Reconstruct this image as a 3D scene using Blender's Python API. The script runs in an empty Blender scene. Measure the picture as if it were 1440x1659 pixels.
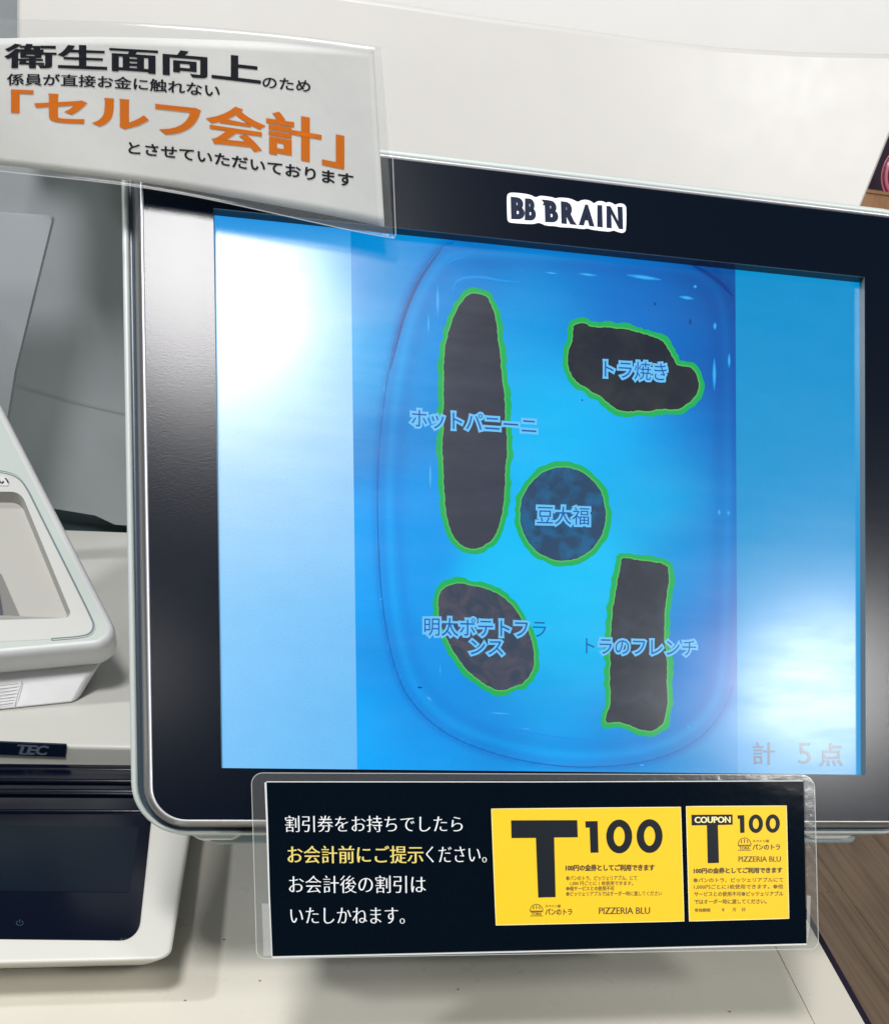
import bpy, bmesh, math, random
import numpy as np
from mathutils import Vector, Matrix
random.seed(7)
S = bpy.context.scene
COL = S.collection

# ---------------------------------------------------------------- camera
F, CX, CY = 1800.0, 898.95, 1458.70            # focal length and principal point, in photo pixels (1440 x 1659)
C2W = np.array([[0.9804441, -0.0122899, 0.1964135], [-0.1646457, -0.5979327, 0.7844542], [0.1078011, -0.8014521, -0.5882631]])
CAM = np.array([0.0, 0.0, 0.42])               # the counter top is z = 0
cd = bpy.data.cameras.new('camera'); cam = bpy.data.objects.new('camera', cd); COL.objects.link(cam)
cd.sensor_fit = 'HORIZONTAL'; cd.sensor_width = 36.0; cd.lens = F / 1440 * 36
cd.shift_x = -(CX - 720) / 1440; cd.shift_y = (CY - 829.5) / 1440
cd.clip_start = 0.01; cd.clip_end = 100
cx_, cy_, cz_ = C2W[:, 0], -C2W[:, 1], -C2W[:, 2]
cam.matrix_world = Matrix([[cx_[i], cy_[i], cz_[i], CAM[i]] for i in range(3)] + [[0, 0, 0, 1]])
S.camera = cam
cd.dof.use_dof = False

# ---------------------------------------------------------------- room light
w = bpy.data.worlds.new('World'); S.world = w; w.use_nodes = True
bg = w.node_tree.nodes['Background']; bg.inputs[0].default_value = (0.86, 0.93, 1.0, 1); bg.inputs[1].default_value = 0.085
S.view_settings.view_transform = 'Standard'; S.view_settings.look = 'None'; S.view_settings.exposure = 0; S.view_settings.gamma = 1

MO = np.array([0.1164619, 0.5734134, 0.2425862])   # centre of the display
MN = np.array([0.0, -0.8127567, 0.5826033])        # its normal
MU = np.array([0.0, 0.5826033, 0.8127567])         # its up
MX = np.array([1.0, 0.0, 0.0])

def ray(x, y):
    r = C2W @ np.array([(x - CX) / F, (y - CY) / F, 1.0]); return r / np.linalg.norm(r)
class Plane:
    def __init__(s, o, n): s.o = np.array(o, float); s.n = np.array(n, float) / np.linalg.norm(n)
    def hit(s, x, y, off=0.0):
        r = ray(x, y); o = s.o + s.n * off
        return CAM + r * ((s.n @ (o - CAM)) / (s.n @ r))
    def off(s, d): return Plane(s.o + s.n * d, s.n)
def mon(z): return Plane(MO + MN * z, MN)
def level(z): return Plane((0, 0, z), (0, 0, 1))
def mw(x, y, z): return MO + MX * x + MU * y + MN * z          # monitor-local to world
def to_px(p):
    q = C2W.T @ (np.array(p) - CAM); return q[0] / q[2] * F + CX, q[1] / q[2] * F + CY

def lamp(px, py, plane, dist, size, power, col, name, spread=None):
    """a round lamp whose mirror image in the monitor plane falls at this point"""
    p = plane.hit(px, py); r = ray(px, py); n = plane.n
    d = r - 2 * (r @ n) * n
    pos = p + d * dist
    l = bpy.data.lights.new(name, 'AREA'); l.shape = 'DISK'; l.size = size; l.energy = power; l.color = col
    if spread: l.spread = math.radians(spread)
    o = bpy.data.objects.new(name, l); COL.objects.link(o); o.location = pos
    o.rotation_euler = Vector(-d).to_track_quat('-Z', 'Y').to_euler()
    return o
def lamp_at(pos, target, size, power, col, name):
    l = bpy.data.lights.new(name, 'AREA'); l.shape = 'DISK'; l.size = size; l.energy = power; l.color = col
    o = bpy.data.objects.new(name, l); COL.objects.link(o); o.location = pos
    o.rotation_euler = (Vector(target) - Vector(pos)).to_track_quat('-Z', 'Y').to_euler()
    return o
LAMP1 = lamp(308, 425, mon(0), 1.25, 0.24, 15, (1.0, 0.985, 0.985), 'area_lamp')
LAMP1.data.shape = 'ELLIPSE'; LAMP1.data.size_y = 0.31; LAMP1.data.size = 0.33
LAMP2 = lamp(1325, 1120, mon(0), 1.6, 0.30, 8.5, (1.0, 0.99, 0.97), 'area_lamp')
FILL_LAMP = lamp_at((-1.5, 0.55, 1.9), (0.1, 0.8, 0.1), 0.2, 17, (0.94, 0.975, 1.0), 'area_lamp')  # added fill lamp, out of view, placed so the monitor doesn't mirror it
ADDED_LAMP = lamp(1760, 1330, mon(0), 1.5, 0.07, 10, (1.0, 0.98, 0.94), 'area_lamp')  # added small lamp, out of view, for crisper shadows on the counter
LAMP5 = lamp(222, 1085, mon(0), 1.7, 0.12, 0.6, (1.0, 0.97, 0.92), 'area_lamp')

# ---------------------------------------------------------------- materials
def lin(c):
    return tuple(((v / 255) / 12.92 if v <= 10 else (((v / 255) + 0.055) / 1.055) ** 2.4) for v in c)
def mat(name, col, rough=0.5, spec=0.5, metal=0.0, coat=0.0, bump=None, var=0.0, emit=None, es=1.0, coat_rough=0.1, aniso=None):
    m = bpy.data.materials.new(name); m.use_nodes = True; nt = m.node_tree; b = nt.nodes['Principled BSDF']
    c = lin(col) if max(col) > 1 else tuple(col)
    b.inputs['Base Color'].default_value = (*c, 1); b.inputs['Roughness'].default_value = rough
    b.inputs['Specular IOR Level'].default_value = spec; b.inputs['Metallic'].default_value = metal
    b.inputs['Coat Weight'].default_value = coat; b.inputs['Coat Roughness'].default_value = coat_rough
    tc = nt.nodes.new('ShaderNodeTexCoord')
    if bump:
        sc, st, det = bump
        n = nt.nodes.new('ShaderNodeTexNoise'); n.inputs['Scale'].default_value = sc; n.inputs['Detail'].default_value = det
        bp = nt.nodes.new('ShaderNodeBump'); bp.inputs['Strength'].default_value = st; bp.inputs['Distance'].default_value = 0.22 / sc
        nt.links.new(tc.outputs['Object'], n.inputs['Vector']); nt.links.new(n.outputs[0], bp.inputs['Height']); nt.links.new(bp.outputs[0], b.inputs['Normal']); nt.links.new(bp.outputs[0], b.inputs['Coat Normal'])
    if var:
        n = nt.nodes.new('ShaderNodeTexNoise'); n.inputs['Scale'].default_value = 14; n.inputs['Detail'].default_value = 6
        mr = nt.nodes.new('ShaderNodeMapRange'); mr.inputs['From Min'].default_value = 0.3; mr.inputs['From Max'].default_value = 0.7
        mr.inputs['To Min'].default_value = 1 - var; mr.inputs['To Max'].default_value = 1 + var * 0.3
        mx = nt.nodes.new('ShaderNodeVectorMath'); mx.operation = 'SCALE'; mx.inputs[0].default_value = c
        nt.links.new(tc.outputs['Object'], n.inputs['Vector']); nt.links.new(n.outputs[0], mr.inputs['Value'])
        nt.links.new(mr.outputs[0], mx.inputs['Scale']); nt.links.new(mx.outputs[0], b.inputs['Base Color'])
        rr = nt.nodes.new('ShaderNodeMapRange'); rr.inputs['To Min'].default_value = rough * 0.85; rr.inputs['To Max'].default_value = min(1, rough * 1.2)
        n2 = nt.nodes.new('ShaderNodeTexNoise'); n2.inputs['Scale'].default_value = 60; n2.inputs['Detail'].default_value = 8
        nt.links.new(tc.outputs['Object'], n2.inputs['Vector']); nt.links.new(n2.outputs[0], rr.inputs['Value']); nt.links.new(rr.outputs[0], b.inputs['Roughness'])
    if emit is not None:
        b.inputs['Emission Color'].default_value = (*lin(emit), 1); b.inputs['Emission Strength'].default_value = es
    return m
def screen_surface(b, nt):
    """the matt film over the lit picture: same reflection for every part of the display"""
    b.inputs['Base Color'].default_value = (0.004, 0.004, 0.005, 1); b.inputs['Specular IOR Level'].default_value = 0.06
    b.inputs['Roughness'].default_value = SCREEN_ROUGH
    b.inputs['Coat Weight'].default_value = 0.8; b.inputs['Coat Roughness'].default_value = 0.2
    tc = nt.nodes.new('ShaderNodeTexCoord')
    # faint wiping marks in the film
    mp = nt.nodes.new('ShaderNodeMapping'); mp.inputs['Scale'].default_value = (14, 60, 60); mp.inputs['Rotation'].default_value = (0, 0, 0.12)
    n = nt.nodes.new('ShaderNodeTexNoise'); n.inputs['Scale'].default_value = 1.0; n.inputs['Detail'].default_value = 9; n.inputs['Roughness'].default_value = 0.65
    mr = nt.nodes.new('ShaderNodeMapRange'); mr.inputs['From Min'].default_value = 0.35; mr.inputs['From Max'].default_value = 0.65
    mr.inputs['To Min'].default_value = SCREEN_ROUGH * 0.86; mr.inputs['To Max'].default_value = SCREEN_ROUGH * 1.14
    nt.links.new(tc.outputs['Object'], mp.inputs[0]); nt.links.new(mp.outputs[0], n.inputs['Vector']); nt.links.new(n.outputs[0], mr.inputs['Value']); nt.links.new(mr.outputs[0], b.inputs['Roughness'])
    mr2 = nt.nodes.new('ShaderNodeMath'); mr2.operation = 'MULTIPLY'; mr2.inputs[1].default_value = 0.56
    n2 = nt.nodes.new('ShaderNodeTexNoise'); n2.inputs['Scale'].default_value = 2600; n2.inputs['Detail'].default_value = 1
    bp = nt.nodes.new('ShaderNodeBump'); bp.inputs['Strength'].default_value = 0.12; bp.inputs['Distance'].default_value = 0.00003
    nt.links.new(tc.outputs['Object'], n2.inputs['Vector']); nt.links.new(n2.outputs[0], bp.inputs['Height']); nt.links.new(bp.outputs[0], b.inputs['Normal']); nt.links.new(mr.outputs[0], mr2.inputs[0]); nt.links.new(mr2.outputs[0], b.inputs['Coat Roughness'])
SCREEN_ROUGH = 0.36
def lit(name, col, es=1.0):
    m = mat(name, (0, 0, 0), emit=col, es=es); screen_surface(m.node_tree.nodes['Principled BSDF'], m.node_tree); return m
def film(name, haze, rough=0.12, refl=1.0, tint=(0.995, 0.998, 0.998), hcol=(0.8, 0.82, 0.82), crinkle=0.25, scale=70):
    m = bpy.data.materials.new(name); m.use_nodes = True; nt = m.node_tree; nt.nodes.clear()
    out = nt.nodes.new('ShaderNodeOutputMaterial'); tr = nt.nodes.new('ShaderNodeBsdfTransparent'); tr.inputs[0].default_value = (*tint, 1)
    df = nt.nodes.new('ShaderNodeBsdfDiffuse'); df.inputs[0].default_value = (*hcol, 1)
    gl = nt.nodes.new('ShaderNodeBsdfGlossy'); gl.inputs['Roughness'].default_value = rough; gl.inputs[0].default_value = (refl, refl, refl, 1)
    m1 = nt.nodes.new('ShaderNodeMixShader'); m1.inputs[0].default_value = haze
    m2 = nt.nodes.new('ShaderNodeMixShader'); fr = nt.nodes.new('ShaderNodeMath'); fr.operation = 'MULTIPLY_ADD'; fr.inputs[1].default_value = 0.9; fr.inputs[2].default_value = 0.04; fp = nt.nodes.new('ShaderNodeMath'); fp.operation = 'POWER'; fp.inputs[1].default_value = 5.0; lw = nt.nodes.new('ShaderNodeLayerWeight'); lw.inputs[0].default_value = 0.5
    tc = nt.nodes.new('ShaderNodeTexCoord'); n = nt.nodes.new('ShaderNodeTexNoise'); n.inputs['Scale'].default_value = scale; n.inputs['Detail'].default_value = 3
    bp = nt.nodes.new('ShaderNodeBump'); bp.inputs['Strength'].default_value = crinkle; bp.inputs['Distance'].default_value = 0.001
    L = nt.links.new
    L(tc.outputs['Object'], n.inputs['Vector']); L(n.outputs[0], bp.inputs['Height']); L(bp.outputs[0], gl.inputs['Normal']); L(bp.outputs[0], lw.inputs['Normal']); L(lw.outputs['Facing'], fp.inputs[0]); L(fp.outputs[0], fr.inputs[0])
    L(tr.outputs[0], m1.inputs[1]); L(df.outputs[0], m1.inputs[2]); L(fr.outputs[0], m2.inputs[0]); L(m1.outputs[0], m2.inputs[1]); L(gl.outputs[0], m2.inputs[2]); L(m2.outputs[0], out.inputs[0])
    return m

# ---------------------------------------------------------------- builders
def tag(o, label=None, cat=None, group=None, kind=None):
    for k, v in (('label', label), ('category', cat), ('group', group), ('kind', kind)):
        if v: o[k] = v
    return o
def thing(name, loc, label, cat, group=None, rot=None):
    o = bpy.data.objects.new(name, None); COL.objects.link(o); o.empty_display_size = 0.02
    M = Matrix.Translation(Vector(loc))
    if rot is not None: M = M @ rot.to_4x4()
    o.matrix_world = M; o['_m'] = 1
    ROOT[o.name] = M
    return tag(o, label, cat, group)
ROOT = {}
def mat_of(o):
    while o is not None:
        if o.name in ROOT: return ROOT[o.name]
        o = o.parent
    return Matrix.Identity(4)
def mesh(name, verts, faces, m, parent=None, smooth=False, bevel=0, seg=3, mats=None, fm=None, kind=None, label=None):
    Mi = mat_of(parent).inverted()
    me = bpy.data.meshes.new(name); me.from_pydata([tuple(Mi @ Vector(v)) for v in verts], [], [tuple(f) for f in faces])
    for mm in (mats or [m]): me.materials.append(mm)
    if fm: me.polygons.foreach_set('material_index', fm)
    me.update()
    bm = bmesh.new(); bm.from_mesh(me); bmesh.ops.remove_doubles(bm, verts=bm.verts, dist=1e-7)
    bm.to_mesh(me); bm.free()
    if smooth: me.polygons.foreach_set('use_smooth', [True] * len(me.polygons))
    o = bpy.data.objects.new(name, me); COL.objects.link(o); o.parent = parent
    if bevel:
        b = o.modifiers.new('bevel', 'BEVEL'); b.width = bevel; b.segments = seg; b.limit_method = 'ANGLE'; b.angle_limit = math.radians(28)
        me.polygons.foreach_set('use_smooth', [True] * len(me.polygons))
        wn = o.modifiers.new('wn', 'WEIGHTED_NORMAL'); wn.keep_sharp = True
    if kind: o['kind'] = kind
    if label: o['label'] = label
    return o
def fix_normals(o):
    bm = bmesh.new(); bm.from_mesh(o.data); bmesh.ops.recalc_face_normals(bm, faces=bm.faces); bm.to_mesh(o.data); bm.free(); return o
def prism(name, pts, vec, m, parent=None, bevel=0, seg=3, pts2=None, **k):
    """closed solid between a polygon and its copy shifted by vec (or a second polygon)"""
    n = len(pts); a = [np.array(p) for p in pts]; b = [np.array(p) for p in pts2] if pts2 is not None else [p + np.array(vec) for p in a]
    f = [list(range(n)), list(range(2 * n - 1, n - 1, -1))] + [[i, n + i, n + (i + 1) % n, (i + 1) % n] for i in range(n)]
    o = mesh(name, a + b, f, m, parent, bevel=bevel, seg=seg, **k); return fix_normals(o)
def box(name, lo, hi, m, parent=None, bevel=0, seg=3, **k):
    x0, y0, z0 = lo; x1, y1, z1 = hi
    return prism(name, [(x0, y0, z1), (x1, y0, z1), (x1, y1, z1), (x0, y1, z1)], (0, 0, z0 - z1), m, parent, bevel, seg, **k)
def rounded(pts, rs, n=8):
    """px polygon with corner radii"""
    out = []; N = len(pts)
    for i, (p, r) in enumerate(zip(pts, rs if hasattr(rs, '__len__') else [rs] * N)):
        p = np.array(p, float)
        if r <= 0: out.append(p); continue
        a = np.array(pts[i - 1], float) - p; b = np.array(pts[(i + 1) % N], float) - p
        a /= np.linalg.norm(a); b /= np.linalg.norm(b)
        c = math.acos(max(-1, min(1, a @ b))); d = r / math.tan(c / 2)
        s, e = p + a * d, p + b * d
        for k in range(n + 1):
            t = k / n; out.append((1 - t) ** 2 * s + 2 * t * (1 - t) * p + t * t * e) if False else out.append(arc(s, p, e, t, c))
    return out
def arc(s, p, e, t, c):
    w_ = math.sin(c / 2)                         # rational quadratic: a true arc
    a, b, d = (1 - t) ** 2, 2 * t * (1 - t) * w_, t * t
    return (a * s + b * p + d * e) / (a + b + d)
def poly(name, pxs, pl, m, parent=None, off=0.0, **k):
    """flat px polygon laid on a plane, triangulated"""
    v = [pl.hit(x, y, off) for x, y in pxs]
    o = mesh(name, v, [list(range(len(v)))], m, parent, **k)
    bm = bmesh.new(); bm.from_mesh(o.data); bmesh.ops.triangulate(bm, faces=bm.faces); face_cam(bm, o); bm.to_mesh(o.data); bm.free(); return o
def face_cam(bm, o):
    M = mat_of(o)
    for f in bm.faces:
        c = M @ f.calc_center_median(); n = M.to_3x3() @ f.normal
        if n.dot(Vector(CAM) - c) < 0: f.normal_flip()
def densify(pts, step, closed=True):
    out = []; n = len(pts)
    for i in range(n if closed else n - 1):
        a = np.array(pts[i], float); b = np.array(pts[(i + 1) % n], float); k = max(1, int(np.linalg.norm(b - a) / step))
        out += [a + (b - a) * j / k for j in range(k)]
    if not closed: out.append(np.array(pts[-1], float))
    return out
def smoothc(pts, it=2, closed=True):
    p = [np.array(q, float) for q in pts]
    for _ in range(it):
        q = []; n = len(p)
        for i in range(n if closed else n - 1):
            a, b = p[i], p[(i + 1) % n]; q += [a * .75 + b * .25, a * .25 + b * .75]
        if not closed: q = [p[0]] + q + [p[-1]]
        p = q
    return p
def norms(pts, closed=True):
    n = len(pts); out = []
    for i in range(n):
        a = pts[(i - 1) % n] if closed or i > 0 else pts[i]; b = pts[(i + 1) % n] if closed or i < n - 1 else pts[i]
        t = np.array(b) - np.array(a); t = t / (np.linalg.norm(t) + 1e-9); out.append(np.array([t[1], -t[0]]))
    return out
def stroke(name, pxs, wd, pl, m, parent=None, off=0.0, closed=False, taper=False, **k):
    p = [np.array(q, float) for q in pxs]; N = norms(p, closed); n = len(p); v = []; f = []
    for i in range(n):
        t = i / (n - 1); w_ = wd(t) if callable(wd) else wd * (math.sin(math.pi * (0.04 + 0.92 * t)) if taper else 1)
        v += [pl.hit(*(p[i] + N[i] * w_ / 2), off), pl.hit(*(p[i] - N[i] * w_ / 2), off)]
    for i in range(n if closed else n - 1):
        j = (i + 1) % n; f.append([2 * i, 2 * i + 1, 2 * j + 1, 2 * j])
    o = mesh(name, v, f, m, parent, **k); bm = bmesh.new(); bm.from_mesh(o.data); face_cam(bm, o); bm.to_mesh(o.data); bm.free(); return o

# lettering: the built-in font as outlines, made heavier or given thin horizontals, laid on a surface
TC = {}
def glyphs(s, dx=0.0, dy=0.0, res=3):
    key = (s, dx, dy, res)
    if key in TC: return TC[key]
    c = bpy.data.curves.new('lettering_outline', 'FONT'); c.body = s; c.resolution_u = res
    o = bpy.data.objects.new('lettering_outline', c); COL.objects.link(o)
    me = bpy.data.meshes.new_from_object(o.evaluated_get(bpy.context.evaluated_depsgraph_get()))
    bpy.data.objects.remove(o); bpy.data.curves.remove(c)
    bm = bmesh.new(); bm.from_mesh(me); bpy.data.meshes.remove(me); bmesh.ops.remove_doubles(bm, verts=bm.verts, dist=1e-5)
    if dx or dy:
        acc = {}
        for e in bm.edges:
            if len(e.link_faces) == 1:
                fc = e.link_faces[0]; d = e.verts[1].co - e.verts[0].co
                n = d.cross(fc.normal); n.z = 0
                if n.length < 1e-9: continue
                n.normalize()
                if n.dot((e.verts[0].co + e.verts[1].co) / 2 - fc.calc_center_median()) < 0: n = -n
                for v in e.verts: acc.setdefault(v, []).append(n.copy())
        for v, l in acc.items():
            n = l[0] + (l[1] if len(l) > 1 else l[0])
            if n.length < 1e-6: continue
            n.normalize(); k = min(1 / max(.35, n.dot(l[0])), 2.2); v.co.x += n.x * dx * k; v.co.y += n.y * dy * k
    bm.verts.index_update()
    V = np.array([(v.co.x, v.co.y) for v in bm.verts]); Fc = [[v.index for v in f.verts] for f in bm.faces]; bm.free()
    TC[key] = (V, Fc); return TC[key]
def text(name, s, q, surf, m, parent, off=0.0, dx=0.0, dy=0.0, ink=False, res=3, ems=None, top=None, bot=None, slant=0.0, **k):
    """q: px quad TL TR BR BL of the em box (or of the ink). top/bot: (x, y) px curves instead of a quad"""
    V, Fc = glyphs(s, dx, dy, res)
    if ink: x0, x1, y0, y1 = V[:, 0].min(), V[:, 0].max(), V[:, 1].min(), V[:, 1].max()
    else: x0, x1, y0, y1 = 0.0, float(ems or len(s)), -0.12, 0.88
    pts = []
    for x, y in V:
        v = (y - y0) / (y1 - y0); u = (x - x0) / (x1 - x0) + slant * v
        if top is not None:
            X = top[0][0] + u * (top[-1][0] - top[0][0]); a = crv(top, X); b = crv(bot, X); p = (X, b + (a - b) * v)
        else:
            q_ = [np.array(c, float) for c in q]
            p = q_[0] * (1 - u) * v + q_[1] * u * v + q_[2] * u * (1 - v) + q_[3] * (1 - u) * (1 - v)
        pts.append(surf.hit(p[0], p[1], off))
    o = mesh(name, pts, Fc, m, parent, **k); bm = bmesh.new(); bm.from_mesh(o.data); face_cam(bm, o); bm.to_mesh(o.data); bm.free(); return o
def crv(c, X):
    xs = np.array([p[0] for p in c], float); ys = np.array([p[1] for p in c], float)
    if len(xs) <= 2: return float(np.interp(X, xs, ys)) if xs[0] <= X <= xs[-1] else ys[0] + (ys[-1] - ys[0]) * (X - xs[0]) / (xs[-1] - xs[0])
    return float(np.polyval(np.polyfit(xs, ys, 2 if len(xs) == 3 else 3), X))

# ---------------------------------------------------------------- shared materials
M_counter = mat('cream_laminate', (213, 209, 196), 0.28, 0.5, var=0.04, bump=(900, 0.03, 2))
M_white = mat('white_plastic', (221, 222, 222), 0.38, 0.5, bump=(1800, 0.05, 2), var=0.02)
M_cream = mat('cream_plastic', (216, 215, 207), 0.35, 0.5, bump=(1800, 0.05, 2), var=0.02)
M_green = mat('pale_green_grey_plastic', (200, 209, 202), 0.4, 0.5, bump=(1800, 0.05, 2), var=0.02)
M_blackp = mat('black_gloss', (0.001, 0.003, 0.012), 0.12, 0.35)
M_ink = mat('black_ink', (0.008, 0.009, 0.018), 0.45, 0.3)

# ================================================================ the setting
CW = level(0.0)
# counter: top slab up to the right edge band
counter = thing('counter', (0.1, 0.5, -0.72), 'cream laminate counter top with dark edge strip above the brown wooden floor', 'counter')
XE = 0.304
box('top', (-1.2, -0.05, -0.03), (XE - 0.031, 1.25, 0.0), M_counter, counter, bevel=0.0006, seg=2)
box('edge_band', (XE - 0.0307, -0.05, -0.03), (XE, 1.25, -0.0001), M_counter, counter, bevel=0.0003, seg=2)
M_dark = mat('dark_edge', (0.012, 0.008, 0.022), 0.5, 0.4)
box('edge_strip', (XE + 0.0003, -0.05, -0.034), (XE + 0.0055, 1.25, -0.002), M_dark, counter)
M_side = mat('counter_side_panel', (70, 64, 60), 0.6, 0.3)
box('side_panel', (XE - 0.02, 0.0, -0.72), (XE + 0.002, 1.25, -0.035), M_side, counter)

for (sx_, sy_) in ((363, 1523), (421, 1590), (742, 1604), (300, 1622), (1182, 1640)):
    q_ = CW.hit(sx_, sy_); box('crumb', (q_[0] - 0.0006, q_[1] - 0.0004, 0.0001), (q_[0] + 0.0006, q_[1] + 0.0004, 0.0004), mat('crumb_brown', (130, 118, 96), 0.7), counter)

# floor of wood planks
def wood(name, a, b, sc=1.0, rot=0.0, rough=0.5):
    m = bpy.data.materials.new(name); m.use_nodes = True; nt = m.node_tree; p = nt.nodes['Principled BSDF']; L = nt.links.new
    tc = nt.nodes.new('ShaderNodeTexCoord'); mp = nt.nodes.new('ShaderNodeMapping'); mp.inputs['Scale'].default_value = (90 * sc, 3.5 * sc, 20); mp.inputs['Rotation'].default_value = (0, 0, rot)
    n = nt.nodes.new('ShaderNodeTexNoise'); n.inputs['Scale'].default_value = 1; n.inputs['Detail'].default_value = 9; n.inputs['Roughness'].default_value = 0.7
    mp2 = nt.nodes.new('ShaderNodeMapping'); mp2.inputs['Scale'].default_value = (420 * sc, 16 * sc, 20); mp2.inputs['Rotation'].default_value = (0, 0, rot + 1.1)
    n2 = nt.nodes.new('ShaderNodeTexNoise'); n2.inputs['Scale'].default_value = 0.35; n2.inputs['Detail'].default_value = 4
    ad = nt.nodes.new('ShaderNodeMath'); ad.operation = 'MULTIPLY_ADD'; ad.inputs[1].default_value = 0.5
    r = nt.nodes.new('ShaderNodeValToRGB'); r.color_ramp.elements[0].position = 0.45; r.color_ramp.elements[1].position = 0.85
    r.color_ramp.elements[0].color = (*lin(a), 1); r.color_ramp.elements[1].color = (*lin(b), 1)
    L(tc.outputs['Object'], mp.inputs[0]); L(mp.outputs[0], n.inputs['Vector']); L(tc.outputs['Object'], mp2.inputs[0]); L(mp2.outputs[0], n2.inputs['Vector'])
    L(n2.outputs[0], ad.inputs[0]); L(n.outputs[0], ad.inputs[2]); L(ad.outputs[0], r.inputs[0]); L(r.outputs[0], p.inputs['Base Color'])
    bp = nt.nodes.new('ShaderNodeBump'); bp.inputs['Strength'].default_value = 0.2; bp.inputs['Distance'].default_value = 0.001
    L(n.outputs[0], bp.inputs['Height']); L(bp.outputs[0], p.inputs['Normal']); p.inputs['Roughness'].default_value = rough
    return m
M_plank = wood('brown_vinyl_plank', (124, 103, 84), (170, 147, 124), 0.6)
FZ = -0.72
floor = thing('floor', (0.8, 1.0, FZ), None, None); floor['kind'] = 'structure'
Mjoint = mat('floor_joint', (40, 33, 28), 0.8, 0.2)
FP = level(FZ)
a0 = FP.hit(1334, 1399); a1 = FP.hit(1440, 1545); fd = (a1 - a0); fd[2] = 0; fd /= np.linalg.norm(fd); fn = np.array([-fd[1], fd[0], 0.0])
if fn[0] < 0: fn = -fn
base = mesh('subfloor', [(-3, -3, FZ - 0.006), (5, -3, FZ - 0.006), (5, 6, FZ - 0.006), (-3, 6, FZ - 0.006)], [[0, 1, 2, 3]], Mjoint, floor)
PW = 0.15
shared = None
rotf = math.atan2(fd[1], fd[0]) - math.pi / 2
for i in range(-9, 12):
    for j in range(-3, 4):
        if shared is None:
            hw, hl = PW / 2 - 0.0006, 0.46 - 0.0006
            me = bpy.data.meshes.new('plank'); bmb = bmesh.new()
            bmesh.ops.create_cube(bmb, size=1, matrix=Matrix.Diagonal((2 * hw, 2 * hl, 0.006, 1))); bmb.to_mesh(me); bmb.free(); me.materials.append(M_plank); shared = me
        c = a0 + fn * (PW / 2 + i * PW) + fd * (j * 0.92 + (i * 0.37) % 0.92)
        q = to_px(c)
        if not (900 < q[0] < 2600 and 500 < q[1] < 2600): continue
        o = bpy.data.objects.new('plank', shared); COL.objects.link(o); o.parent = floor
        o.location = Vector(c) + Vector((0, 0, -0.003)) - Vector((0.8, 1.0, FZ)); o.rotation_euler = (0, 0, rotf)

# ---------------------------------------------------------------- scanner housing behind the monitor
M_hood = mat('warm_white_enamel', (208, 206, 202), 0.32, 0.5, var=0.03, bump=(500, 0.03, 2))
M_hood2 = mat('cool_white_enamel', (219, 219, 217), 0.45, 0.5, var=0.02)
M_inner = mat('grey_gloss_panel', (162, 169, 171), 0.22, 0.5, var=0.05, bump=(700, 0.03, 2))
hood = thing('scanner_housing', (0.15, 0.98, 0.046), 'large white scanner housing with a curved upper edge rising behind the monitor', 'scanner')
HP = Plane((0, 0.93, 0.3), (0, -1, 0.22))
top_edge = [(28, -60), (300, -44), (634, 3), (790, 27), (940, 47), (1060, 64), (1165, 76), (1300, 84), (1440, 87), (1494, 88)]
hp = top_edge + [(1440, 225), (1395, 337), (1322, 520), (300, 520), (300, 190), (28, 190)]
prism('front_panel', [HP.hit(*p) for p in hp], (0, 0.03, 0), M_hood, hood, bevel=0.003)
HB = Plane((0, 1.02, 0.3), (0, -1, 0.10))
prism('upper_cover', [HB.hit(*p) for p in [(26, -220), (1700, -220), (1700, 170), (1300, 190), (26, 190)]], (0, 0.03, 0), M_hood2, hood, bevel=0.004)
IP = Plane((0, 1.075, 0), (0, -1, 0))
prism('inner_panel', [IP.hit(*p) for p in [(-160, -120), (420, -120), (420, 862), (230, 853), (186, 850), (154, 835), (96, 825.5), (0, 812), (-160, 790)]], (0, 0.01, 0), M_inner, hood)
IP2 = Plane((0, 1.088, 0), (0, -1, 0))
prism('added_gap_strip', [IP2.hit(*p) for p in [(-160, 740), (420, 740), (420, 900), (-160, 900)]], (0, 0.02, 0), mat('dark_added_strip', (74, 94, 98), 0.5, 0.4), hood)  # dark strip added behind the gap below the panel to darken it
stroke('panel_joint', smoothc([(0, 618), (60, 634), (130, 655), (205, 671)], 2, False), 1.6, IP, mat('joint_line', (152, 160, 160), 0.4), hood, 0.0006)
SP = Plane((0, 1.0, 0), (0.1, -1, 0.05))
M_reflection = mat('painted_reflection', (158, 165, 169), 0.6, 0.4, var=0.04)
prism('reflection_board', [SP.hit(*p) for p in rounded([(-120, 338), (85, 352), (24, 600), (8, 700), (-120, 900)], [0, 6, 0, 0, 0])], (0, 0.012, 0), M_reflection, hood)  # board added in the shape of the device's reflection on the grey panel

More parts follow.
